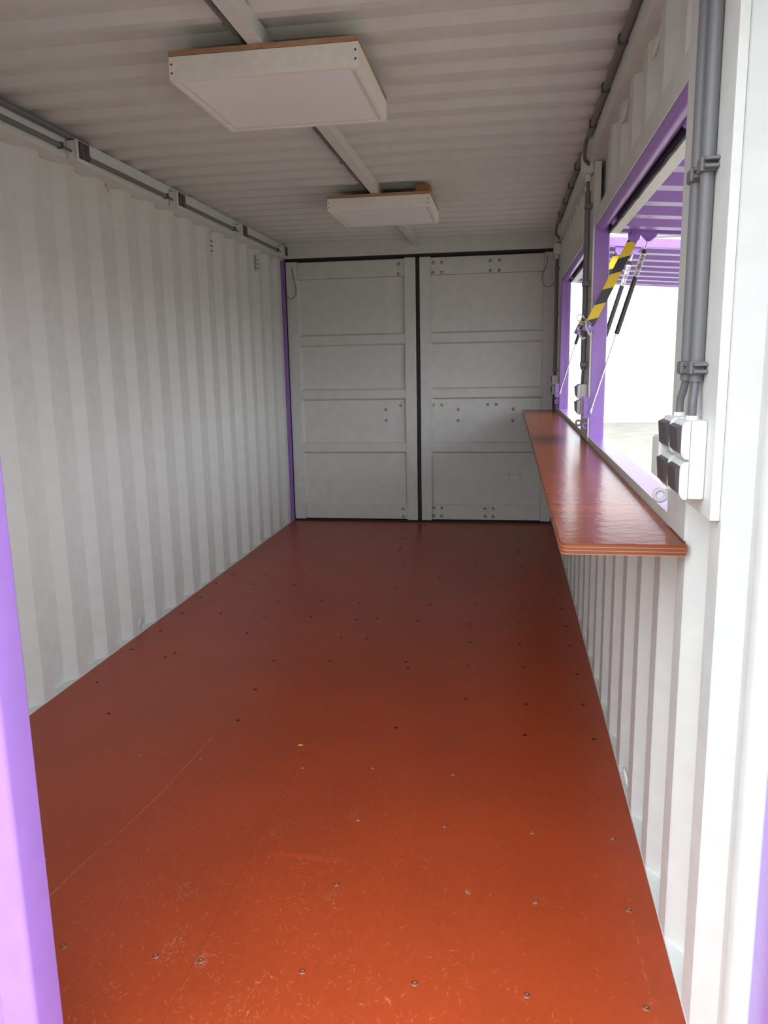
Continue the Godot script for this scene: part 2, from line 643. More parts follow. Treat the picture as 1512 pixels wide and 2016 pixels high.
	solo("trim_4", cbox(1.1632, 1.214, -0.15, 0.004, 0.0, 5.66, 0.003), M.white, "white steel bottom rail along the floor under the hatch wall", "rail", Vector3(1.18, 0, 2.9), "", "structure")
	solo("trim_5", cbox(-0.026, 0.026, 2.362, 2.415, 0.02, 5.64, 0.003), M.white2, "white square steel batten running down the middle of the ceiling", "batten", Vector3(0, 2.39, 2.9), "", "structure")

	# ceiling: corrugations run across
	b = MB.new()
	var pts := []
	for k in range(-1, 30):
		var c := 4.211 - 0.2 * 21 + 0.2 * k
		for e in [[-0.062, 0.0], [-0.022, 0.0], [0.018, 0.022], [0.098, 0.022]]:
			var z: float = c + e[0]
			if z > -0.02 and z < 5.70:
				pts.append(Vector2(z, e[1]))
	b.sheet(pts, Vector3(0, 2.407, 0), Vector3.BACK, Vector3.UP, Vector3.RIGHT, -1.213, 1.213, 0.004)
	solo("ceiling", b, M.white, "white corrugated steel container roof seen from below", "ceiling", Vector3(0, 2.41, 2.9), "", "structure")

	# end wall by the camera: purple posts and a closed half
	var wf := thing("wall_front", "purple steel end frame and closed panel beside the open entrance", "wall", Vector3(-0.6, 0, 5.68), "", "structure")
	b = MB.new()
	b.prism(rounded_poly(-0.105, -0.036, 5.655, 5.733, 0.008), Vector3(0, -0.15, 0), Vector3.RIGHT, Vector3.BACK, Vector3(0, 2.6, 0), true)
	part("entrance_post", b, M.purple, wf)
	part("closed_panel", cbox(-1.214, -0.105, -0.15, 2.44, 5.665, 5.70, 0.003), M.purple, wf)
	part("panel_lining", cbox(-1.165, -0.105, 0.0, 2.40, 5.652, 5.664, 0.002), M.white, wf)
	part("head_beam", cbox(-0.105, 1.22, 2.26, 2.44, 5.66, 5.73, 0.004), M.purple, wf)
	b = MB.new()
	b.prism(rounded_poly(1.161, 1.24, 5.656, 5.86, 0.008), Vector3(0, -0.15, 0), Vector3.RIGHT, Vector3.BACK, Vector3(0, 2.6, 0), true)
	part("corner_post", b, M.purple, wf)
	b = MB.new()
	b.prism(rounded_poly(1.138, 1.21, 5.592, 5.652, 0.016), Vector3(0, 0.0, 0), Vector3.RIGHT, Vector3.BACK, Vector3(0, 2.405, 0), true)
	part("corner_stiffener", b, M.white, wf, "white rounded stiffener inside the corner")

func lashing(s: int, z: float, y: float, up := 1.0) -> MB:
	# a bent bar eye welded in the hollow of the wall
	var b := MB.new()
	var x := s * (XW + 0.012)
	var p := [Vector3(x, y - 0.035 * up, z - 0.03), Vector3(x - s * 0.006, y - 0.005 * up, z - 0.035), Vector3(x - s * 0.012, y + 0.02 * up, z - 0.018), Vector3(x - s * 0.014, y + 0.028 * up, z), Vector3(x - s * 0.012, y + 0.02 * up, z + 0.018), Vector3(x - s * 0.006, y - 0.005 * up, z + 0.035), Vector3(x, y - 0.035 * up, z + 0.03)]
	b.tube(smooth_path(p, 4), 0.0065, 8)
	return b

# ---------------------------------------------------------------- cargo doors
func build_doors() -> void:
	var fr := thing("trim_6", "purple door frame and header around the cargo doors at the far end", "door frame", Vector3(0, 1.2, 0), "", "structure")
	part("header", cbox(-1.134, 1.134, 2.297, 2.43, -0.06, 0.03, 0.004), M.white, fr, "white header plate above the doors")
	part("jamb", cbox(-1.214, -1.153, -0.15, 2.302, -0.08, 0.03, 0.004), M.purple, fr)
	part("jamb", cbox(1.153, 1.214, -0.15, 2.302, -0.08, 0.03, 0.004), M.purple, fr)
	part("gasket", cbox(-1.152, 1.148, 2.276, 2.298, -0.05, 0.012, 0.003), M.black, fr, "black rubber gasket")
	part("gasket", cbox(-0.012, 0.014, 0.0, 2.277, -0.05, -0.004, 0.002), M.black, fr, "black rubber gasket")
	part("gasket", cbox(-1.152, 1.152, -0.01, 0.013, -0.05, 0.004, 0.002), M.black, fr, "black rubber gasket")
	part("gasket", cbox(-1.154, -1.147, 0.0, 2.28, -0.05, 0.004, 0.001), M.black, fr, "black rubber gasket")
	part("gasket", cbox(1.147, 1.154, 0.0, 2.28, -0.05, 0.004, 0.001), M.black, fr, "black rubber gasket")
	part("outer_skin", cbox(-1.214, 1.214, -0.15, 2.43, -0.10, -0.052, 0.002), M.purple, fr)
	var cols := [[-1.147, -1.047, -0.113, -0.015], [0.018, 0.113, 1.055, 1.146]]
	var bolts := [
		[[-0.158, 2.222], [-0.077, 2.222], [-0.158, 2.142], [-0.077, 2.142], [-0.29, 1.0], [-0.29, 0.905], [-0.158, 1.035], [-0.076, 1.037], [-0.148, 0.118], [-0.078, 0.118], [-0.148, 0.045], [-0.078, 0.045]],
		[[0.137, 2.222], [0.207, 2.222], [0.137, 2.142], [0.207, 2.142], [0.612, 2.222], [0.686, 2.222], [0.612, 2.142], [0.686, 2.142], [0.129, 1.035], [0.203, 1.035], [0.345, 0.995], [0.344, 0.9], [0.598, 1.035], [0.67, 1.035], [0.815, 0.993], [0.812, 0.894], [0.126, 0.128], [0.197, 0.128], [0.58, 0.127], [0.651, 0.127], [0.126, 0.055], [0.197, 0.055], [0.58, 0.055], [0.651, 0.055], [0.786, 0.425], [0.88, 0.425]]]
	var names := ["left white steel cargo door leaf with three raised ribs at the far end", "right white steel cargo door leaf, partly hidden by the wooden counter"]
	for L in 2:
		var c: Array = cols[L]
		var d := thing("door_%d" % (L + 1), names[L], "door", Vector3((c[0] + c[3]) * 0.5, 0, 0), "", "structure")
		part("stile", cbox(c[0], c[1], 0.014, 2.275, -0.05, 0.0, 0.004), M.white, d)
		part("stile", cbox(c[2], c[3], 0.014, 2.275, -0.05, 0.0, 0.004), M.white, d)
		part("top_rail", cbox(c[1], c[2], 2.125, 2.268, -0.05, -0.012, 0.004), M.white, d)
		part("bottom_rail", cbox(c[1], c[2], 0.02, 0.155, -0.05, -0.012, 0.004), M.white, d)
		var ys := [0.165, 0.613, 0.718, 1.083, 1.187, 1.552, 1.658, 2.112]
		for k in 4:
			part("panel", cbox(c[1], c[2], ys[2 * k] - 0.012, ys[2 * k + 1] + 0.012, -0.05, -0.031, 0.002), M.white, d)
		for k in 3:
			var y0: float = ys[2 * k + 1]
			var y1: float = ys[2 * k + 2]
			var b := MB.new()
			b.prism(PackedVector2Array([Vector2(y0, -0.031), Vector2(y0 + 0.016, -0.003), Vector2(y1 - 0.016, -0.003), Vector2(y1, -0.031), Vector2(y1, -0.05), Vector2(y0, -0.05)]), Vector3(c[1], 0, 0), Vector3.UP, Vector3.BACK, Vector3(c[2] - c[1], 0, 0))
			part("rib", b, M.white, d)
		# slim returns where panel meets stile
		for e in [[c[1], 1.0], [c[2], -1.0]]:
			var b := MB.new()
			b.prism(PackedVector2Array([Vector2(0, -0.031), Vector2(0.014, -0.031), Vector2(0, -0.004)]), Vector3(e[0], 0.16, 0), Vector3.RIGHT * e[1], Vector3.BACK, Vector3(0, 1.96, 0))
			part("panel_return", b, M.white, d)
		for p in bolts[L]:
			var rail: bool = p[1] > 2.1 or p[1] < 0.15
			var zb := -0.012 if rail else -0.031
			var b := MB.new()
			var small := 0.6 if absf(p[1] - 0.425) < 0.01 else 1.0
			b.tube([Vector3(p[0], p[1], zb - 0.002), Vector3(p[0], p[1], zb + 0.004 * small), Vector3(p[0], p[1], zb + 0.009 * small), Vector3(p[0], p[1], zb + 0.011 * small)], [0.014 * small, 0.0135 * small, 0.009 * small, 0.003], 10)
			part("bolt", b, M.white, d)
	# wire loops hanging in the top corners
	var lp := [Vector3(-1.085, 2.225, 0.004), Vector3(-1.084, 2.19, 0.006), Vector3(-1.068, 2.105, 0.006), Vector3(-1.058, 2.03, 0.006), Vector3(-1.075, 1.985, 0.006), Vector3(-1.108, 1.968, 0.006), Vector3(-1.143, 1.998, 0.008), Vector3(-1.158, 2.06, 0.03), Vector3(-1.16, 2.13, 0.032)]
	solo("wire_cord", ctube(smooth_path(lp), 0.0025, 6), M.cord, "thin dark wire loop hanging in the top left corner of the left cargo door", "cord", Vector3(-1.1, 2.1, 0.006))
	lp = [Vector3(1.078, 2.235, 0.004), Vector3(1.072, 2.17, 0.006), Vector3(1.043, 2.10, 0.006), Vector3(1.036, 2.06, 0.006), Vector3(1.055, 2.01, 0.006), Vector3(1.09, 1.994, 0.006), Vector3(1.135, 2.02, 0.008), Vector3(1.156, 2.06, 0.03)]
	solo("wire_cord", ctube(smooth_path(lp), 0.0025, 6), M.cord, "thin dark wire loop hanging in the top right corner of the right cargo door", "cord", Vector3(1.09, 2.1, 0.006))

# ---------------------------------------------------------------- hatch openings and lids
const TILT := -0.0789
var hx := 1.236
var hy := 1.976

func lid_p(u: float, w: float, z: float) -> Vector3:
	return Vector3(hx + u * cos(TILT) - w * sin(TILT), hy + u * sin(TILT) + w * cos(TILT), z)

func build_windows() -> void:
	var sp := [[2.856, 4.843], [0.50, 2.48]]
	var nm := ["purple steel frame of the near serving hatch opening", "purple steel frame of the far serving hatch opening"]
	for k in 2:
		var z0: float = sp[k][0]
		var z1: float = sp[k][1]
		var w := thing("window_%d" % (k + 1), nm[k], "window frame", Vector3(1.2, 1.5, (z0 + z1) * 0.5), "", "structure")
		part("sill", cbox(1.167, 1.236, 0.985, 1.022, z0, z1, 0.003), M.purple, w)
		part("inner_lip", cbox(1.1635, 1.1675, 0.96, 1.024, z0 - 0.02, z1 + 0.02, 0.001), M.white, w, "white inner lip below the sill")
		part("jamb", cbox(1.1655, 1.236, 1.0, 2.07, z0 - 0.045, z0, 0.004), M.purple, w)
		part("jamb", cbox(1.1655, 1.236, 1.0, 2.07, z1, z1 + 0.045, 0.004), M.purple, w)
		var b := MB.new()
		var pl := PackedVector2Array([Vector2(1.1665, 2.075), Vector2(1.1665, 2.011)])
		for i in 9:
			var a := PI * 1.15 + PI * 0.75 * i / 8.0
			pl.append(Vector2(1.199 + 0.030 * cos(a), 2.018 + 0.026 * sin(a)))
		pl.append(Vector2(1.236, 2.02))
		pl.append(Vector2(1.236, 2.075))
		b.prism(pl, Vector3(0, 0, z0), Vector3.RIGHT, Vector3.UP, Vector3(0, 0, z1 - z0), true)
		part("head", b, M.purple, w)
		part("rain_flashing", cbox(1.2365, 1.262, 2.012, 2.02, z0 - 0.02, z1 + 0.02, 0.001), M.purple, w)
		part("head_flange", cbox(1.1635, 1.1668, 2.010, 2.078, z0 - 0.03, z1 + 0.03, 0.001), M.white, w, "white flange above the opening")
		for z in [z0 + 0.26, z1 - 0.26]:
			b = MB.new()
			b.tube([Vector3(1.222, 1.992, z - 0.05), Vector3(1.222, 1.992, z + 0.05)], 0.011, 10)
			part("hinge_knuckle", b, M.purple, w)
		# strut bracket and ring at the far jamb
		b = MB.new()
		b.bx(1.132, 1.166, 1.115, 1.22, z0 - 0.008, z0 - 0.003, 0.001)
		b.bx(1.132, 1.136, 1.115, 1.22, z0 - 0.005, z0 + 0.012, 0.001)
		b.prism(PackedVector2Array([Vector2(1.136, 1.215), Vector2(1.172, 1.148), Vector2(1.172, 1.136), Vector2(1.136, 1.12)]), Vector3(0, 0, z0 + 0.012), Vector3.RIGHT, Vector3.UP, Vector3(0, 0, 0.005))
		b.tube([Vector3(1.164, 1.143, z0 + 0.005), Vector3(1.164, 1.143, z0 + 0.03)], 0.006, 10)
		part("strut_bracket", b, M.purple, w)
		b = MB.new()
		b.ring(Vector3(1.148, 1.078, z0 - 0.012), Vector3.BACK, 0.0125, 0.0045)
		part("eye_ring", b, M.purple, w)
		# pale lug with a hole near the other jamb
		b = MB.new()
		var zc := z1 - 0.02 if k == 0 else z1 + 0.02
		b.ring(Vector3(1.146, 1.066, zc), Vector3.BACK, 0.0135, 0.006, 16, 6)
		b.bx(1.158, 1.175, 1.052, 1.082, zc - 0.004, zc + 0.004, 0.001)
		part("eye_lug", b, M.white, w, "pale steel lug with a hole")
	# lids swung up outwards
	var ln := ["purple corrugated hatch lid propped open outside the near opening", "purple corrugated hatch lid propped open outside the far opening"]
	for k in 2:
		var z0: float = sp[k][0] + 0.01
		var z1: float = sp[k][1] - 0.01
		var d := thing("hatch_lid", ln[k], "hatch", Vector3(hx, hy, (z0 + z1) * 0.5), "hatch lids swung open on the serving side")
		var bs := Basis(Vector3.BACK, TILT)
		var b := MB.new()
		b.box(lid_p(0.020, 0.016, (z0 + z1) * 0.5), Vector3(0.042, 0.034, z1 - z0), 0.002, bs)
		part("hinge_rail", b, M.white2, d, "pale painted rail along the hinge side")
		b = MB.new()
		b.box(lid_p(0.955, 0.022, (z0 + z1) * 0.5), Vector3(0.04, 0.046, z1 - z0), 0.002, bs)
		part("outer_rail", b, M.purple, d)
		for e in [z0 + 0.02, z1 - 0.02]:
			b = MB.new()
			b.box(lid_p(0.487, 0.022, e), Vector3(0.896, 0.046, 0.04), 0.002, bs)
			part("end_rail", b, M.purple, d)
		b = MB.new()
		var ph := 4.11 if k == 0 else 2.21
		b.sheet(wall_profile(z0 + 0.04, z1 - 0.04, ph, 0.2705, 0.036), lid_p(0, 0.002, 0), Vector3.BACK, bs * Vector3.UP, bs * Vector3.RIGHT, 0.041, 0.935, 0.003)
		part("corrugated_panel", b, M.purple, d)
		# rubber seal with a wavy edge by the hinge
		b = MB.new()
		var rng := RandomNumberGenerator.new()
		rng.seed = 3 + k
		var top := []
		var n := 24
		for i in n + 1:
			var z := lerpf(z0 - 0.005, z1, float(i) / n)
			top.append(Vector2(z, -0.014 + rng.randf_range(-0.003, 0.004)))
		var poly := PackedVector2Array()
		for q in top:
			poly.append(q)
		poly.append(Vector2(z1, 0.04))
		poly.append(Vector2(z0 - 0.005, 0.04))
		b.prism(poly, lid_p(-0.010, 0.012, 0), Vector3.BACK, Vector3.UP, Vector3(0.008, 0, 0))
		part("rubber_seal", b, M.black, d)
		# lugs for the prop and the gas strut
		var zl := [z0 + 0.02] if k == 0 else [z0 + 0.02, z1 - 0.03]
		for q in zl:
			b = MB.new()
			b.prism(PackedVector2Array([Vector2(1.310, 1.972), Vector2(1.312, 1.945), Vector2(1.322, 1.928), Vector2(1.345, 1.926), Vector2(1.362, 1.938), Vector2(1.366, 1.968)]), Vector3(0, 0, q + 0.012), Vector3.RIGHT, Vector3.UP, Vector3(0, 0, 0.006))
			b.tube([Vector3(1.34, 1.948, q + 0.01), Vector3(1.34, 1.948, q + 0.0195)], 0.008, 6)
			part("prop_lug", b, M.purple, d)
			b = MB.new()
			b.prism(PackedVector2Array([Vector2(1.368, 1.968), Vector2(1.368, 1.956), Vector2(1.395, 1.928), Vector2(1.412, 1.928), Vector2(1.440, 1.952), Vector2(1.440, 1.963)]), Vector3(0, 0, q + 0.004), Vector3.RIGHT, Vector3.UP, Vector3(0, 0, 0.006))
			b.tube([Vector3(1.404, 1.938, q - 0.004), Vector3(1.404, 1.938, q + 0.014)], 0.006, 6)
			part("strut_lug", b, M.purple, d)

# ---------------------------------------------------------------- outside
func build_outside() -> void:
	var g := thing("ground", "pale concrete yard slabs outside the container", "ground", Vector3(0, -0.16, 0), "", "structure")
	var xs := [-28.3, -16.3, -4.3, 7.7, 19.7, 31.7]
	var zs := [-25.63, -20.63, -15.63, -10.63, -5.63, -0.63, 4.37, 9.37, 14.37, 19.37, 24.37]
	for i in xs.size() - 1:
		for j in zs.size() - 1:
			part("concrete_slab", cbox(xs[i] + 0.006, xs[i + 1] - 0.006, -0.30, -0.155, zs[j] + 0.008, zs[j + 1] - 0.008, 0.006), M.concrete, g)
	var bl := thing("white_building", "blank white building across the yard seen through the hatches", "building", Vector3(4.5, -0.155, -14.2))
	part("wall", cbox(-4.0, 14.0, -0.155, 4.3, -15.2, -13.25, 0.02), M.building, bl)
	part("base_trim", cbox(-4.02, 14.02, -0.155, 0.06, -13.3, -13.22, 0.01), M.building, bl)
	part("gutter", cbox(-4.05, 14.05, 4.2, 4.34, -13.35, -13.2, 0.02), M.grey_trim, bl)
	for i in 6:
		part("panel_joint", cbox(-2.5 + 3.0 * i, -2.485 + 3.0 * i, 0.07, 4.2, -13.262, -13.244, 0.002), M.grey_trim, bl)

# ---------------------------------------------------------------- counter
func build_counter() -> void:
	var c := thing("counter_shelf", "long narrow varnished red-brown plywood counter under the serving hatches", "counter", Vector3(1.03, 0.97, 2.6))
	var spans := [[2.459, 5.063, true], [0.12, 2.456, false]]
	for s in spans:
		var poly := PackedVector2Array()
		var x0 := 0.893
		var x1 := 1.162
		var z0: float = s[0]
		var z1: float = s[1]
		var r := 0.02
		poly.append(Vector2(x1, z0))
		poly.append(Vector2(x1, z1))
		if s[2]:
			for k in 7:
				var a := PI / 2 + PI / 2 * k / 6.0
				poly.append(Vector2(x0 + r + r * cos(a), z1 - r + r * sin(a)))
		else:
			poly.append(Vector2(x0, z1))
		poly.append(Vector2(x0, z0))
		# plies, alternately pale and dark, every second one a hair back
		var y := 0.970
		var hs := [0.0016, 0.0068, 0.0015, 0.0066, 0.0015, 0.0062]
		var top := MB.new()
		var sub := MB.new()
		var bd: MeshInstance3D = null
		var yy := y
		for k in 6:
			yy += hs[k]
		top.prism(poly, Vector3(0, yy - 0.0012, 0), Vector3.RIGHT, Vector3.BACK, Vector3(0, 0.0032, 0), true)
		for i in top.v.size():
			top.t[i] = Vector2(top.v[i].x, top.v[i].z)
		bd = part("board", top, M.stain, c)
		var inset := Geometry2D.offset_polygon(poly, -0.0007)
		for k in 6:
			var b := MB.new()
			var pp: PackedVector2Array = inset[0] if k % 2 == 1 and inset.size() > 0 else poly
			b.prism(pp, Vector3(0, y, 0), Vector3.RIGHT, Vector3.BACK, Vector3(0, hs[k] - 0.0001, 0), true)
			y += hs[k]
			part("ply", b, M.ply_light if k % 2 == 0 else M.ply_dark, bd)

# ---------------------------------------------------------------- lights on the ceiling
func build_ceiling_lights() -> void:
	var zz := [[3.738, 4.297], [1.56, 2.115]]
	var lb := ["square white ceiling panel light nearer the entrance, in a white wooden frame", "square white ceiling panel light nearer the cargo doors, with a brown block on top"]
	for k in 2:
		var z0: float = zz[k][0]
		var z1: float = zz[k][1]
		var x0 := -0.281
		var x1 := 0.319
		var L := thing("ceiling_light", lb[k], "ceiling light", Vector3(0.02, 2.275, (z0 + z1) * 0.5), "panel lights on the ceiling")
		part("frame_board", cbox(x0, x1, 2.275, 2.345, z1 - 0.018, z1, 0.0015), M.lamp_frame, L)
		part("frame_board", cbox(x0, x1, 2.275, 2.345, z0, z0 + 0.018, 0.0015), M.lamp_frame, L)
		part("frame_board", cbox(x1 - 0.018, x1, 2.275, 2.345, z0 + 0.018, z1 - 0.018, 0.0015), M.lamp_frame, L)
		part("frame_board", cbox(x0, x0 + 0.018, 2.275, 2.345, z0 + 0.018, z1 - 0.018, 0.0015), M.lamp_frame, L)
		var b := MB.new()
		b.bx(x0 + 0.018, x1 - 0.018, 2.2785, 2.290, z1 - 0.03, z1 - 0.018, 0.001)
		b.bx(x0 + 0.018, x1 - 0.018, 2.2785, 2.290, z0 + 0.018, z0 + 0.03, 0.001)
		b.bx(x0 + 0.018, x0 + 0.03, 2.2785, 2.290, z0 + 0.03, z1 - 0.03, 0.001)
		b.bx(x1 - 0.03, x1 - 0.018, 2.2785, 2.290, z0 + 0.03, z1 - 0.03, 0.001)
		part("panel_rim", b, M.plastic, L)
		part("diffuser", cbox(x0 + 0.03, x1 - 0.03, 2.281, 2.289, z0 + 0.03, z1 - 0.03, 0.001), M.diffuser, L)
		if k == 0:
			part("backing_board", cbox(x0, 0.017, 2.346, 2.362, z0 + 0.002, z1 - 0.001, 0.001), M.plywood, L, "bare plywood backing")
			part("backing_board", cbox(0.018, x1, 2.346, 2.362, z0 + 0.002, z1 - 0.001, 0.001), M.plywood, L, "bare plywood backing")
		else:
			part("backing_board", cbox(x0, x1, 2.346, 2.362, z0 + 0.002, z1 - 0.001, 0.001), M.plywood, L, "bare plywood backing")
			part("packing_block", cbox(0.235, x1 - 0.002, 2.3625, 2.402, z1 - 0.12, z1 - 0.02, 0.002), M.brown_block, L, "brown timber packing block")
		for x in [x0 + 0.009, x1 - 0.009]:
			for y in [2.297, 2.322]:
				part("screw", ctube([Vector3(x, y, z1 - 0.001), Vector3(x, y, z1 + 0.0008)], 0.0035, 8), M.dark_plastic, L)

# ---------------------------------------------------------------- left rail electrics
func build_left_electrics() -> void:
	var zz := [[3.342, 3.446], [2.283, 2.393], [1.188, 1.295], [0.150, 0.246]]
	var lb := ["white twin socket box on the left rail, at the end of the thick grey pipe", "white twin socket box on the left rail, second from the entrance", "white twin socket box on the left rail, third from the entrance", "white twin socket box on the left rail, in the corner by the cargo doors"]
	for k in 4:
		var z0: float = zz[k][0]
		var z1: float = zz[k][1]
		var s := thing("socket_box", lb[k], "socket", Vector3(-1.133, 2.33, (z0 + z1) * 0.5), "socket boxes along the left rail")
		part("body", cbox(-1.133, -1.092, 2.289, 2.375, z0, z1, 0.004), M.plastic, s)
		part("front_plate", cbox(-1.0925, -1.081, 2.286, 2.377, z0 - 0.001, z1 + 0.001, 0.003), M.plastic, s)
		var w := (z1 - z0 - 0.030) * 0.5
		for i in 2:
			var a := z0 + 0.008 + i * (w + 0.010)
			part("flap", cbox(-1.0815, -1.075, 2.299, 2.371, a, a + w, 0.002), M.dark_plastic, s, "dark grey hinged socket flap")
	var ends := [5.64, 3.452, 2.40, 1.302]
	var stops := [3.46, 2.41, 1.312, 0.262]
	var cl := ["thin grey conduit on the left rail between the entrance and the first socket box", "thin grey conduit on the left rail between the first and second socket boxes", "thin grey conduit on the left rail between the second and third socket boxes", "thin grey conduit on the left rail between the third and corner socket boxes"]
	for k in 4:
		var a: float = zz[k - 1][0] - 0.03 if k > 0 else ends[0]
		var e: float = zz[k][1] + 0.045
		var c := thing("conduit_pipe", cl[k], "conduit", Vector3(-1.12, 2.335, (a + e) * 0.5), "conduits on the left rail")
		part("pipe", ctube([Vector3(-1.1205, 2.335, a), Vector3(-1.1205, 2.335, e)], 0.0105), M.conduit, c)
		part("cable_end", ctube([Vector3(-1.119, 2.335, e + 0.002), Vector3(-1.112, 2.330, e - 0.03), Vector3(-1.11, 2.328, zz[k][1] - 0.002)], 0.0055, 8), M.cable, c)
		part("clip", cbox(-1.133, -1.106, 2.322, 2.348, e + 0.012, e + 0.03, 0.003), M.dark_plastic, c)
		if k > 0:
			part("clip", cbox(-1.133, -1.106, 2.322, 2.348, a - 0.025, a - 0.008, 0.003), M.dark_plastic, c)
	var t := thing("conduit_pipe", "thick grey conduit running under the ceiling edge above the left rail", "conduit", Vector3(-1.11, 2.385, 4.4))
	part("pipe", ctube([Vector3(-1.117, 2.389, 5.64), Vector3(-1.117, 2.389, 3.31)], 0.0135), M.conduit, t)
	part("end_cap", ctube([Vector3(-1.117, 2.389, 3.325), Vector3(-1.117, 2.389, 3.298)], 0.0145), M.conduit, t)
	# along the ceiling batten
	var cc := [[5.62, 4.31, "grey conduit beside the ceiling batten, in front of the nearer panel light"], [3.70, 2.02, "grey conduit beside the ceiling batten, between the two panel lights"]]
	for q in cc:
		var o := thing("conduit_pipe", q[2], "conduit", Vector3(-0.06, 2.395, (q[0] + q[1]) * 0.5), "conduits beside the ceiling batten")
		part("pipe", ctube([Vector3(-0.055, 2.394, q[0]), Vector3(-0.055, 2.394, q[1])], 0.0115), M.conduit, o)
		part("clip", cbox(-0.072, -0.038, 2.384, 2.407, q[1] + 0.05, q[1] + 0.07, 0.003), M.conduit, o)
		part("clip", cbox(-0.072, -0.038, 2.384, 2.407, q[1] + 0.7, q[1] + 0.72, 0.003), M.conduit, o)
		part("cable_end", ctube(smooth_path([Vector3(-0.055, 2.394, q[1]), Vector3(-0.05, 2.388, q[1] - 0.04), Vector3(-0.045, 2.375, q[1] - 0.1)]), 0.006, 8), M.cable, o)

# ---------------------------------------------------------------- right wall electrics
func twin_socket(label: String, xb: float, z0: float, z1: float) -> Node3D:
	# a weatherproof pair, one above the other, facing into the room
	var s := thing("twin_socket", label, "socket", Vector3(xb, 1.2, (z0 + z1) * 0.5), "twin sockets on the hatch wall")
	part("base", cbox(xb - 0.031, xb, 1.128, 1.280, z0, z1, 0.004), M.plastic, s)
	for y in [[1.207, 1.279], [1.129, 1.2015]]:
		var b := MB.new()
		var q := PackedVector2Array([Vector2(xb - 0.0315, y[0]), Vector2(xb - 0.0315, y[1]), Vector2(xb - 0.040, y[1] - 0.001), Vector2(xb - 0.045, y[1] - 0.006), Vector2(xb - 0.047, y[1] - 0.014), Vector2(xb - 0.047, y[0] + 0.013), Vector2(xb - 0.044, y[0] + 0.005), Vector2(xb - 0.039, y[0])])
		b.prism(q, Vector3(0, 0, z0), Vector3.RIGHT, Vector3.UP, Vector3(0, 0, z1 - z0), true)
		part("cover", b, M.plastic, s)
		b = MB.new()
		b.prism(PackedVector2Array([Vector2(xb - 0.0468, y[0] + 0.010), Vector2(xb - 0.0468, y[1] - 0.008), Vector2(xb - 0.056, y[1] - 0.012), Vector2(xb - 0.0525, y[0] + 0.016)]), Vector3(0, 0, z0 + 0.004), Vector3.RIGHT, Vector3.UP, Vector3(0, 0, z1 - z0 - 0.008))
		part("flap", b, M.dark_plastic, s, "dark grey hinged socket flap")
	return s

func saddle(x: float, y: float, z0: float, z1: float, xw: float) -> MB:
	var b := MB.new()
	b.bx(x, xw, y - 0.013, y + 0.013, z0, z1, 0.003)
	b.bx(x + 0.004, xw, y + 0.003, y + 0.010, z1 - 0.001, z1 + 0.018, 0.002)
	b.bx(x + 0.004, xw, y - 0.010, y - 0.003, z1 - 0.001, z1 + 0.018, 0.002)
	return b

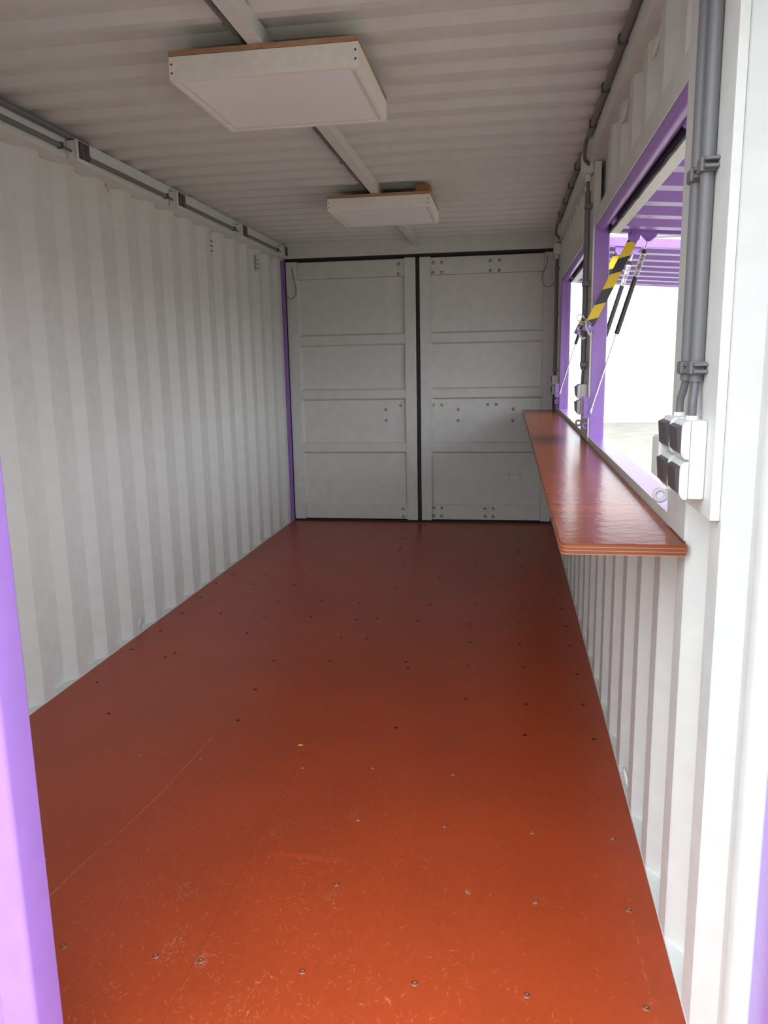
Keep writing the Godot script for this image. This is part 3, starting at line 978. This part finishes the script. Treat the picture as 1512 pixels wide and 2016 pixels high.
func build_right_electrics() -> void:
	# backing board by the entrance
	solo("backing_board", cbox(1.147, 1.1648, 1.097, 2.30, 5.045, 5.30, 0.0015), M.white2, "tall white painted board on the hatch wall behind the nearest sockets", "board", Vector3(1.155, 1.7, 5.17))
	twin_socket("bright white twin socket on the tall board, nearest the entrance", 1.147, 5.165, 5.25)
	twin_socket("shaded twin socket just behind the bright white one on the tall board", 1.147, 5.052, 5.135)
	solo("blank_box", cbox(1.098, 1.16, 1.137, 1.229, 4.955, 5.035, 0.006), M.plastic, "small plain beige box at the edge of the near hatch, behind two sockets", "box", Vector3(1.12, 1.18, 4.99))
	var pp := [[5.19, 5.205, "vertical grey conduit down to the bright white socket nearest the entrance"], [5.105, 5.09, "vertical grey conduit down to the shaded socket behind the white one"]]
	for q in pp:
		var o := thing("conduit_pipe", q[2], "conduit", Vector3(1.134, 1.8, q[0]), "vertical conduits on the tall board")
		part("pipe", ctube([Vector3(1.134, 2.296, q[0]), Vector3(1.134, 1.352, q[0])], 0.0128, 16), M.conduit, o)
		part("cable_end", ctube(smooth_path([Vector3(1.134, 1.36, q[0]), Vector3(1.131, 1.335, q[0] + (q[1] - q[0]) * 0.4), Vector3(1.127, 1.31, q[1]), Vector3(1.127, 1.281, q[1])]), 0.0075, 10), M.cable, o)
		part("gland", ctube([Vector3(1.127, 1.279, q[1]), Vector3(1.127, 1.287, q[1])], 0.012, 12), M.plastic, o)
		for y in [1.746, 1.378]:
			part("clip", saddle(1.117, y, q[0] - 0.018, q[0] + 0.018, 1.147), M.conduit, o)
	# pipes along the right rail
	var rp := [[5.62, 2.95, "grey conduit under the ceiling edge above the near hatch"], [2.60, 0.72, "grey conduit under the ceiling edge above the far hatch"]]
	for q in rp:
		var o := thing("conduit_pipe", q[2], "conduit", Vector3(1.118, 2.385, (q[0] + q[1]) * 0.5), "conduits on the rail above the hatches")
		part("pipe", ctube([Vector3(1.119, 2.387, q[0]), Vector3(1.119, 2.387, q[1])], 0.0128), M.conduit, o)
		var z: float = q[0] - 0.25
		while z > q[1] + 0.1:
			part("clip", cbox(1.102, 1.134, 2.372, 2.404, z - 0.012, z + 0.012, 0.004), M.dark_plastic, o)
			z -= 0.45
		var e: float = q[1]
		part("cable_end", ctube(smooth_path([Vector3(1.119, 2.387, e + 0.01), Vector3(1.112, 2.38, e - 0.04), Vector3(1.108, 2.34, e - 0.075), Vector3(1.112, 2.31, e - 0.10), Vector3(1.128, 2.30, e - 0.13), Vector3(1.135, 2.29, e - 0.145)]), 0.0085, 8), M.cable, o)
	# junction boxes and drops
	var jb := [[2.715, 2.815, 2.258, 2.362, 1.11, 1.158, "white junction box on the wall between the two hatches"], [0.26, 0.36, 2.207, 2.29, 1.115, 1.165, "white junction box in the far corner beside the cargo doors"]]
	for q in jb:
		var o := thing("junction_box", q[6], "junction box", Vector3(1.15, (q[2] + q[3]) * 0.5, (q[0] + q[1]) * 0.5), "junction boxes on the hatch wall")
		part("body", cbox(q[4], q[5], q[2], q[3], q[0], q[1], 0.004), M.plastic, o)
		part("lid", cbox(q[4] - 0.006, q[4] + 0.001, q[2] + 0.004, q[3] - 0.004, q[0] + 0.004, q[1] - 0.004, 0.003), M.plastic, o)
		part("gland", ctube([Vector3(1.136, q[2] + 0.002, q[1] - 0.05), Vector3(1.136, q[2] - 0.03, q[1] - 0.05)], 0.014, 10), M.plastic, o)
		part("knockout", ctube([Vector3(1.136, (q[2] + q[3]) * 0.5, q[1] - 0.001), Vector3(1.136, (q[2] + q[3]) * 0.5, q[1] + 0.001)], 0.012, 12), M.plastic, o)
	var dp := [[2.766, 2.185, 1.35, "vertical grey conduit on the wall between the two hatches"], [0.31, 2.17, 1.30, "vertical grey conduit in the far corner beside the cargo doors"]]
	for q in dp:
		var o := thing("conduit_pipe", q[3], "conduit", Vector3(1.138, 1.75, q[0]), "vertical conduits between junction boxes and sockets")
		part("pipe", ctube([Vector3(1.138, q[1], q[0]), Vector3(1.138, q[2], q[0])], 0.0135), M.conduit, o)
		part("cable_end", ctube([Vector3(1.136, q[1] + 0.05, q[0]), Vector3(1.138, q[1] - 0.002, q[0])], 0.008, 8), M.cable, o)
		part("cable_end", ctube([Vector3(1.138, q[2] + 0.002, q[0]), Vector3(1.136, 1.278, q[0] - 0.01)], 0.008, 8), M.cable, o)
		for y in [q[1] - 0.07, 1.76, q[2] + 0.025]:
			part("clip", cbox(1.122, 1.158, y - 0.012, y + 0.012, q[0] - 0.014, q[0] + 0.032, 0.003), M.conduit, o)
	twin_socket("twin socket on the wall between the two hatches", 1.158, 2.705, 2.80)
	twin_socket("twin socket in the far corner at the end of the counter", 1.165, 0.27, 0.35)

# ---------------------------------------------------------------- props and gas struts
func build_struts() -> void:
	var zs := [[2.876, "black gas strut with a white label at the far side of the near hatch"], [2.430, "black gas strut with a white label at the near side of the far hatch"], [0.519, "black gas strut at the far side of the far hatch, by the cargo doors"]]
	var A := Vector3(1.168, 1.146, 0)
	var B := Vector3(1.404, 1.938, 0)
	var d := (B - A).normalized()
	for q in zs:
		var z := Vector3(0, 0, q[0])
		var o := thing("gas_strut", q[1], "gas strut", A + z, "gas struts holding the hatch lids")
		part("rod", ctube([A + z, A + d * 0.40 + z], 0.0045, 10), M.rod, o)
		part("cylinder", ctube([A + d * 0.385 + z, A + d * 0.39 + z, A + d * 0.775 + z, A + d * 0.782 + z], [0.009, 0.0115, 0.0115, 0.008], 16), M.strut_black, o)
		part("end_fitting", ctube([A + d * 0.78 + z, B + z], 0.005, 10), M.rod, o)
		part("end_fitting", ctube([A - d * 0.008 + z, A + d * 0.02 + z], 0.0075, 10), M.rod, o)
		# paper label wrapped on the near side of the cylinder
		var b := MB.new()
		var p0: Vector3 = A + d * 0.655 + z
		var p1: Vector3 = A + d * 0.762 + z
		var s := d.cross(Vector3.BACK).normalized()
		for k in 10:
			var a0 := PI * k / 10.0 + 0.0
			var a1 := PI * (k + 1) / 10.0
			var n0 := s * cos(a0) + Vector3.BACK * sin(a0)
			var n1 := s * cos(a1) + Vector3.BACK * sin(a1)
			var r := 0.0119
			var u0 := k / 10.0
			var u1 := (k + 1) / 10.0
			b.tri(p0 + n0 * r, p0 + n1 * r, p1 + n1 * r, n0, n1, n1, Vector2(u0, 1), Vector2(u1, 1), Vector2(u1, 0))
			b.tri(p0 + n0 * r, p1 + n1 * r, p1 + n0 * r, n0, n1, n0, Vector2(u0, 1), Vector2(u1, 0), Vector2(u0, 0))
		part("sticker", b, M.sticker, o, "white label with dark print")
	# prop bars with hazard tape
	var pz := [[2.910, "yellow and black striped prop bar at the far side of the near hatch"], [2.425, "yellow and black striped prop bar at the near side of the far hatch"]]
	var P := Vector3(1.142, 1.548, 0)
	var Q := Vector3(1.340, 1.952, 0)
	var a := (Q - P).normalized()
	var c := Vector3(a.y, -a.x, 0)
	for q in pz:
		var z := Vector3(0, 0, q[0])
		var o := thing("prop_bar", q[1], "prop bar", P + z, "striped prop bars of the hatches")
		var b := MB.new()
		var mid := (P + Q) * 0.5 + z
		b.box(mid, Vector3(0.042, (Q - P).length() + 0.04, 0.006), 0.0015, Basis(c, a, Vector3.BACK))
		part("bar", b, M.purple, o)
		b = MB.new()
		var len_ := (Q - P).length()
		var t0 := P + a * 0.012 + z
		var t1 := P + a * (len_ - 0.028) + z
		for sgn: float in [1.0, -1.0]:
			var f: Vector3 = Vector3.BACK * (0.0036 * sgn)
			var n := Vector3.BACK * sgn
			var h := c * 0.0212
			b.tri(t0 - h + f, t0 + h + f, t1 + h + f, n, n, n, Vector2(0, 1), Vector2(1, 1), Vector2(1, 0))
			b.tri(t0 - h + f, t1 + h + f, t1 - h + f, n, n, n, Vector2(0, 1), Vector2(1, 0), Vector2(0, 0))
		for sgn: float in [1.0, -1.0]:
			var h: Vector3 = c * (0.0214 * sgn)
			var n: Vector3 = c * sgn
			var f := Vector3.BACK * 0.0036
			var u := 0.5 + 0.48 * sgn
			b.tri(t0 + h - f, t0 + h + f, t1 + h + f, n, n, n, Vector2(u, 1), Vector2(u, 1), Vector2(u, 0))
			b.tri(t0 + h - f, t1 + h + f, t1 + h - f, n, n, n, Vector2(u, 1), Vector2(u, 0), Vector2(u, 0))
		part("hazard_tape", b, M.tape, o, "yellow and black hazard tape")
		b = MB.new()
		b.tube([Q + z + Vector3(0, 0, 0.002), Q + z + Vector3(0, 0, 0.012)], 0.008, 6)
		part("pivot_bolt", b, M.purple, o)
	# lug on the jamb that carries the foot of the prop, with pin and chain
	var b := MB.new()
	b.prism(PackedVector2Array([Vector2(1.166, 1.582), Vector2(1.166, 1.532), Vector2(1.13, 1.535), Vector2(1.122, 1.555), Vector2(1.135, 1.578)]), Vector3(0, 0, 2.893), Vector3.RIGHT, Vector3.UP, Vector3(0, 0, 0.006))
	b.bx(1.160, 1.172, 1.532, 1.582, 2.853, 2.90, 0.001)
	solo("prop_lug", b, M.purple, "small purple lug on the post under the near striped prop bar", "bracket", Vector3(1.145, 1.555, 2.895))
	var pin := thing("safety_pin", "bent wire safety pin with hanging chain at the foot of the near prop bar", "safety pin", Vector3(1.12, 1.58, 2.92))
	var loop := []
	var lc := Vector3(1.104, 1.592, 2.921)
	for k in 14:
		var an := deg_to_rad(-60.0 + 300.0 * k / 13.0)
		loop.append(lc + Vector3(cos(an), sin(an), 0) * 0.0155)
	var shaft := [Vector3(1.158, 1.561, 2.917), Vector3(1.135, 1.580, 2.919)]
	var other := [Vector3(1.118, 1.572, 2.921), Vector3(1.128, 1.578, 2.921), Vector3(1.134, 1.566, 2.921), Vector3(1.142, 1.567, 2.921), Vector3(1.149, 1.555, 2.921), Vector3(1.149, 1.546, 2.921)]
	var full := []
	full.append_array(shaft)
	full.append(Vector3(1.122, 1.592, 2.921))
	full.append_array(loop.slice(2))
	full.append_array(other)
	part("clip_wire", ctube(full, 0.0022, 8), M.steel, pin)
	var path := smooth_path([Vector3(1.130, 1.575, 2.925), Vector3(1.132, 1.548, 2.926), Vector3(1.140, 1.527, 2.926), Vector3(1.149, 1.515, 2.922), Vector3(1.158, 1.53, 2.912)], 4)
	path.append_array(smooth_path([Vector3(1.128, 1.57, 2.918), Vector3(1.099, 1.551, 2.918), Vector3(1.097, 1.535, 2.918), Vector3(1.103, 1.51, 2.918), Vector3(1.117, 1.497, 2.918), Vector3(1.127, 1.50, 2.918)], 3))
	for i in path.size() - 1:
		var p0: Vector3 = path[i]
		var p1: Vector3 = path[i + 1]
		if p0.distance_to(p1) > 0.03:
			continue
		var dd := (p1 - p0).normalized()
		var sd := dd.cross(Vector3.BACK).normalized() if i % 2 == 0 else Vector3.BACK
		var lk := []
		for k in 10:
			var an := TAU * k / 10.0
			lk.append((p0 + p1) * 0.5 + dd * cos(an) * 0.0066 + sd * sin(an) * 0.0036)
		var mb := MB.new()
		mb.tube(lk, 0.0014, 6, true)
		part("chain_link", mb, M.steel, pin)

# ---------------------------------------------------------------- small debris
func build_small() -> void:
	var b := MB.new()
	b.box(Vector3(0.02, 0.003, 4.19), Vector3(0.018, 0.004, 0.007), 0.001, Basis(Vector3.UP, 0.3))
	solo("plastic_shred", b, mat(srgb(190, 190, 60), 0.5), "tiny yellow-green shred lying on the middle of the red floor", "debris", Vector3(0.02, 0.0, 4.19))
	b = MB.new()
	b.box(Vector3(-0.62, 0.004, 3.98), Vector3(0.008, 0.006, 0.016), 0.001, Basis(Vector3.UP, 0.4))
	solo("plastic_shred", b, mat(srgb(90, 110, 150), 0.5), "tiny blue-grey crumb on the red floor near the left wall", "debris", Vector3(-0.62, 0.0, 3.98))
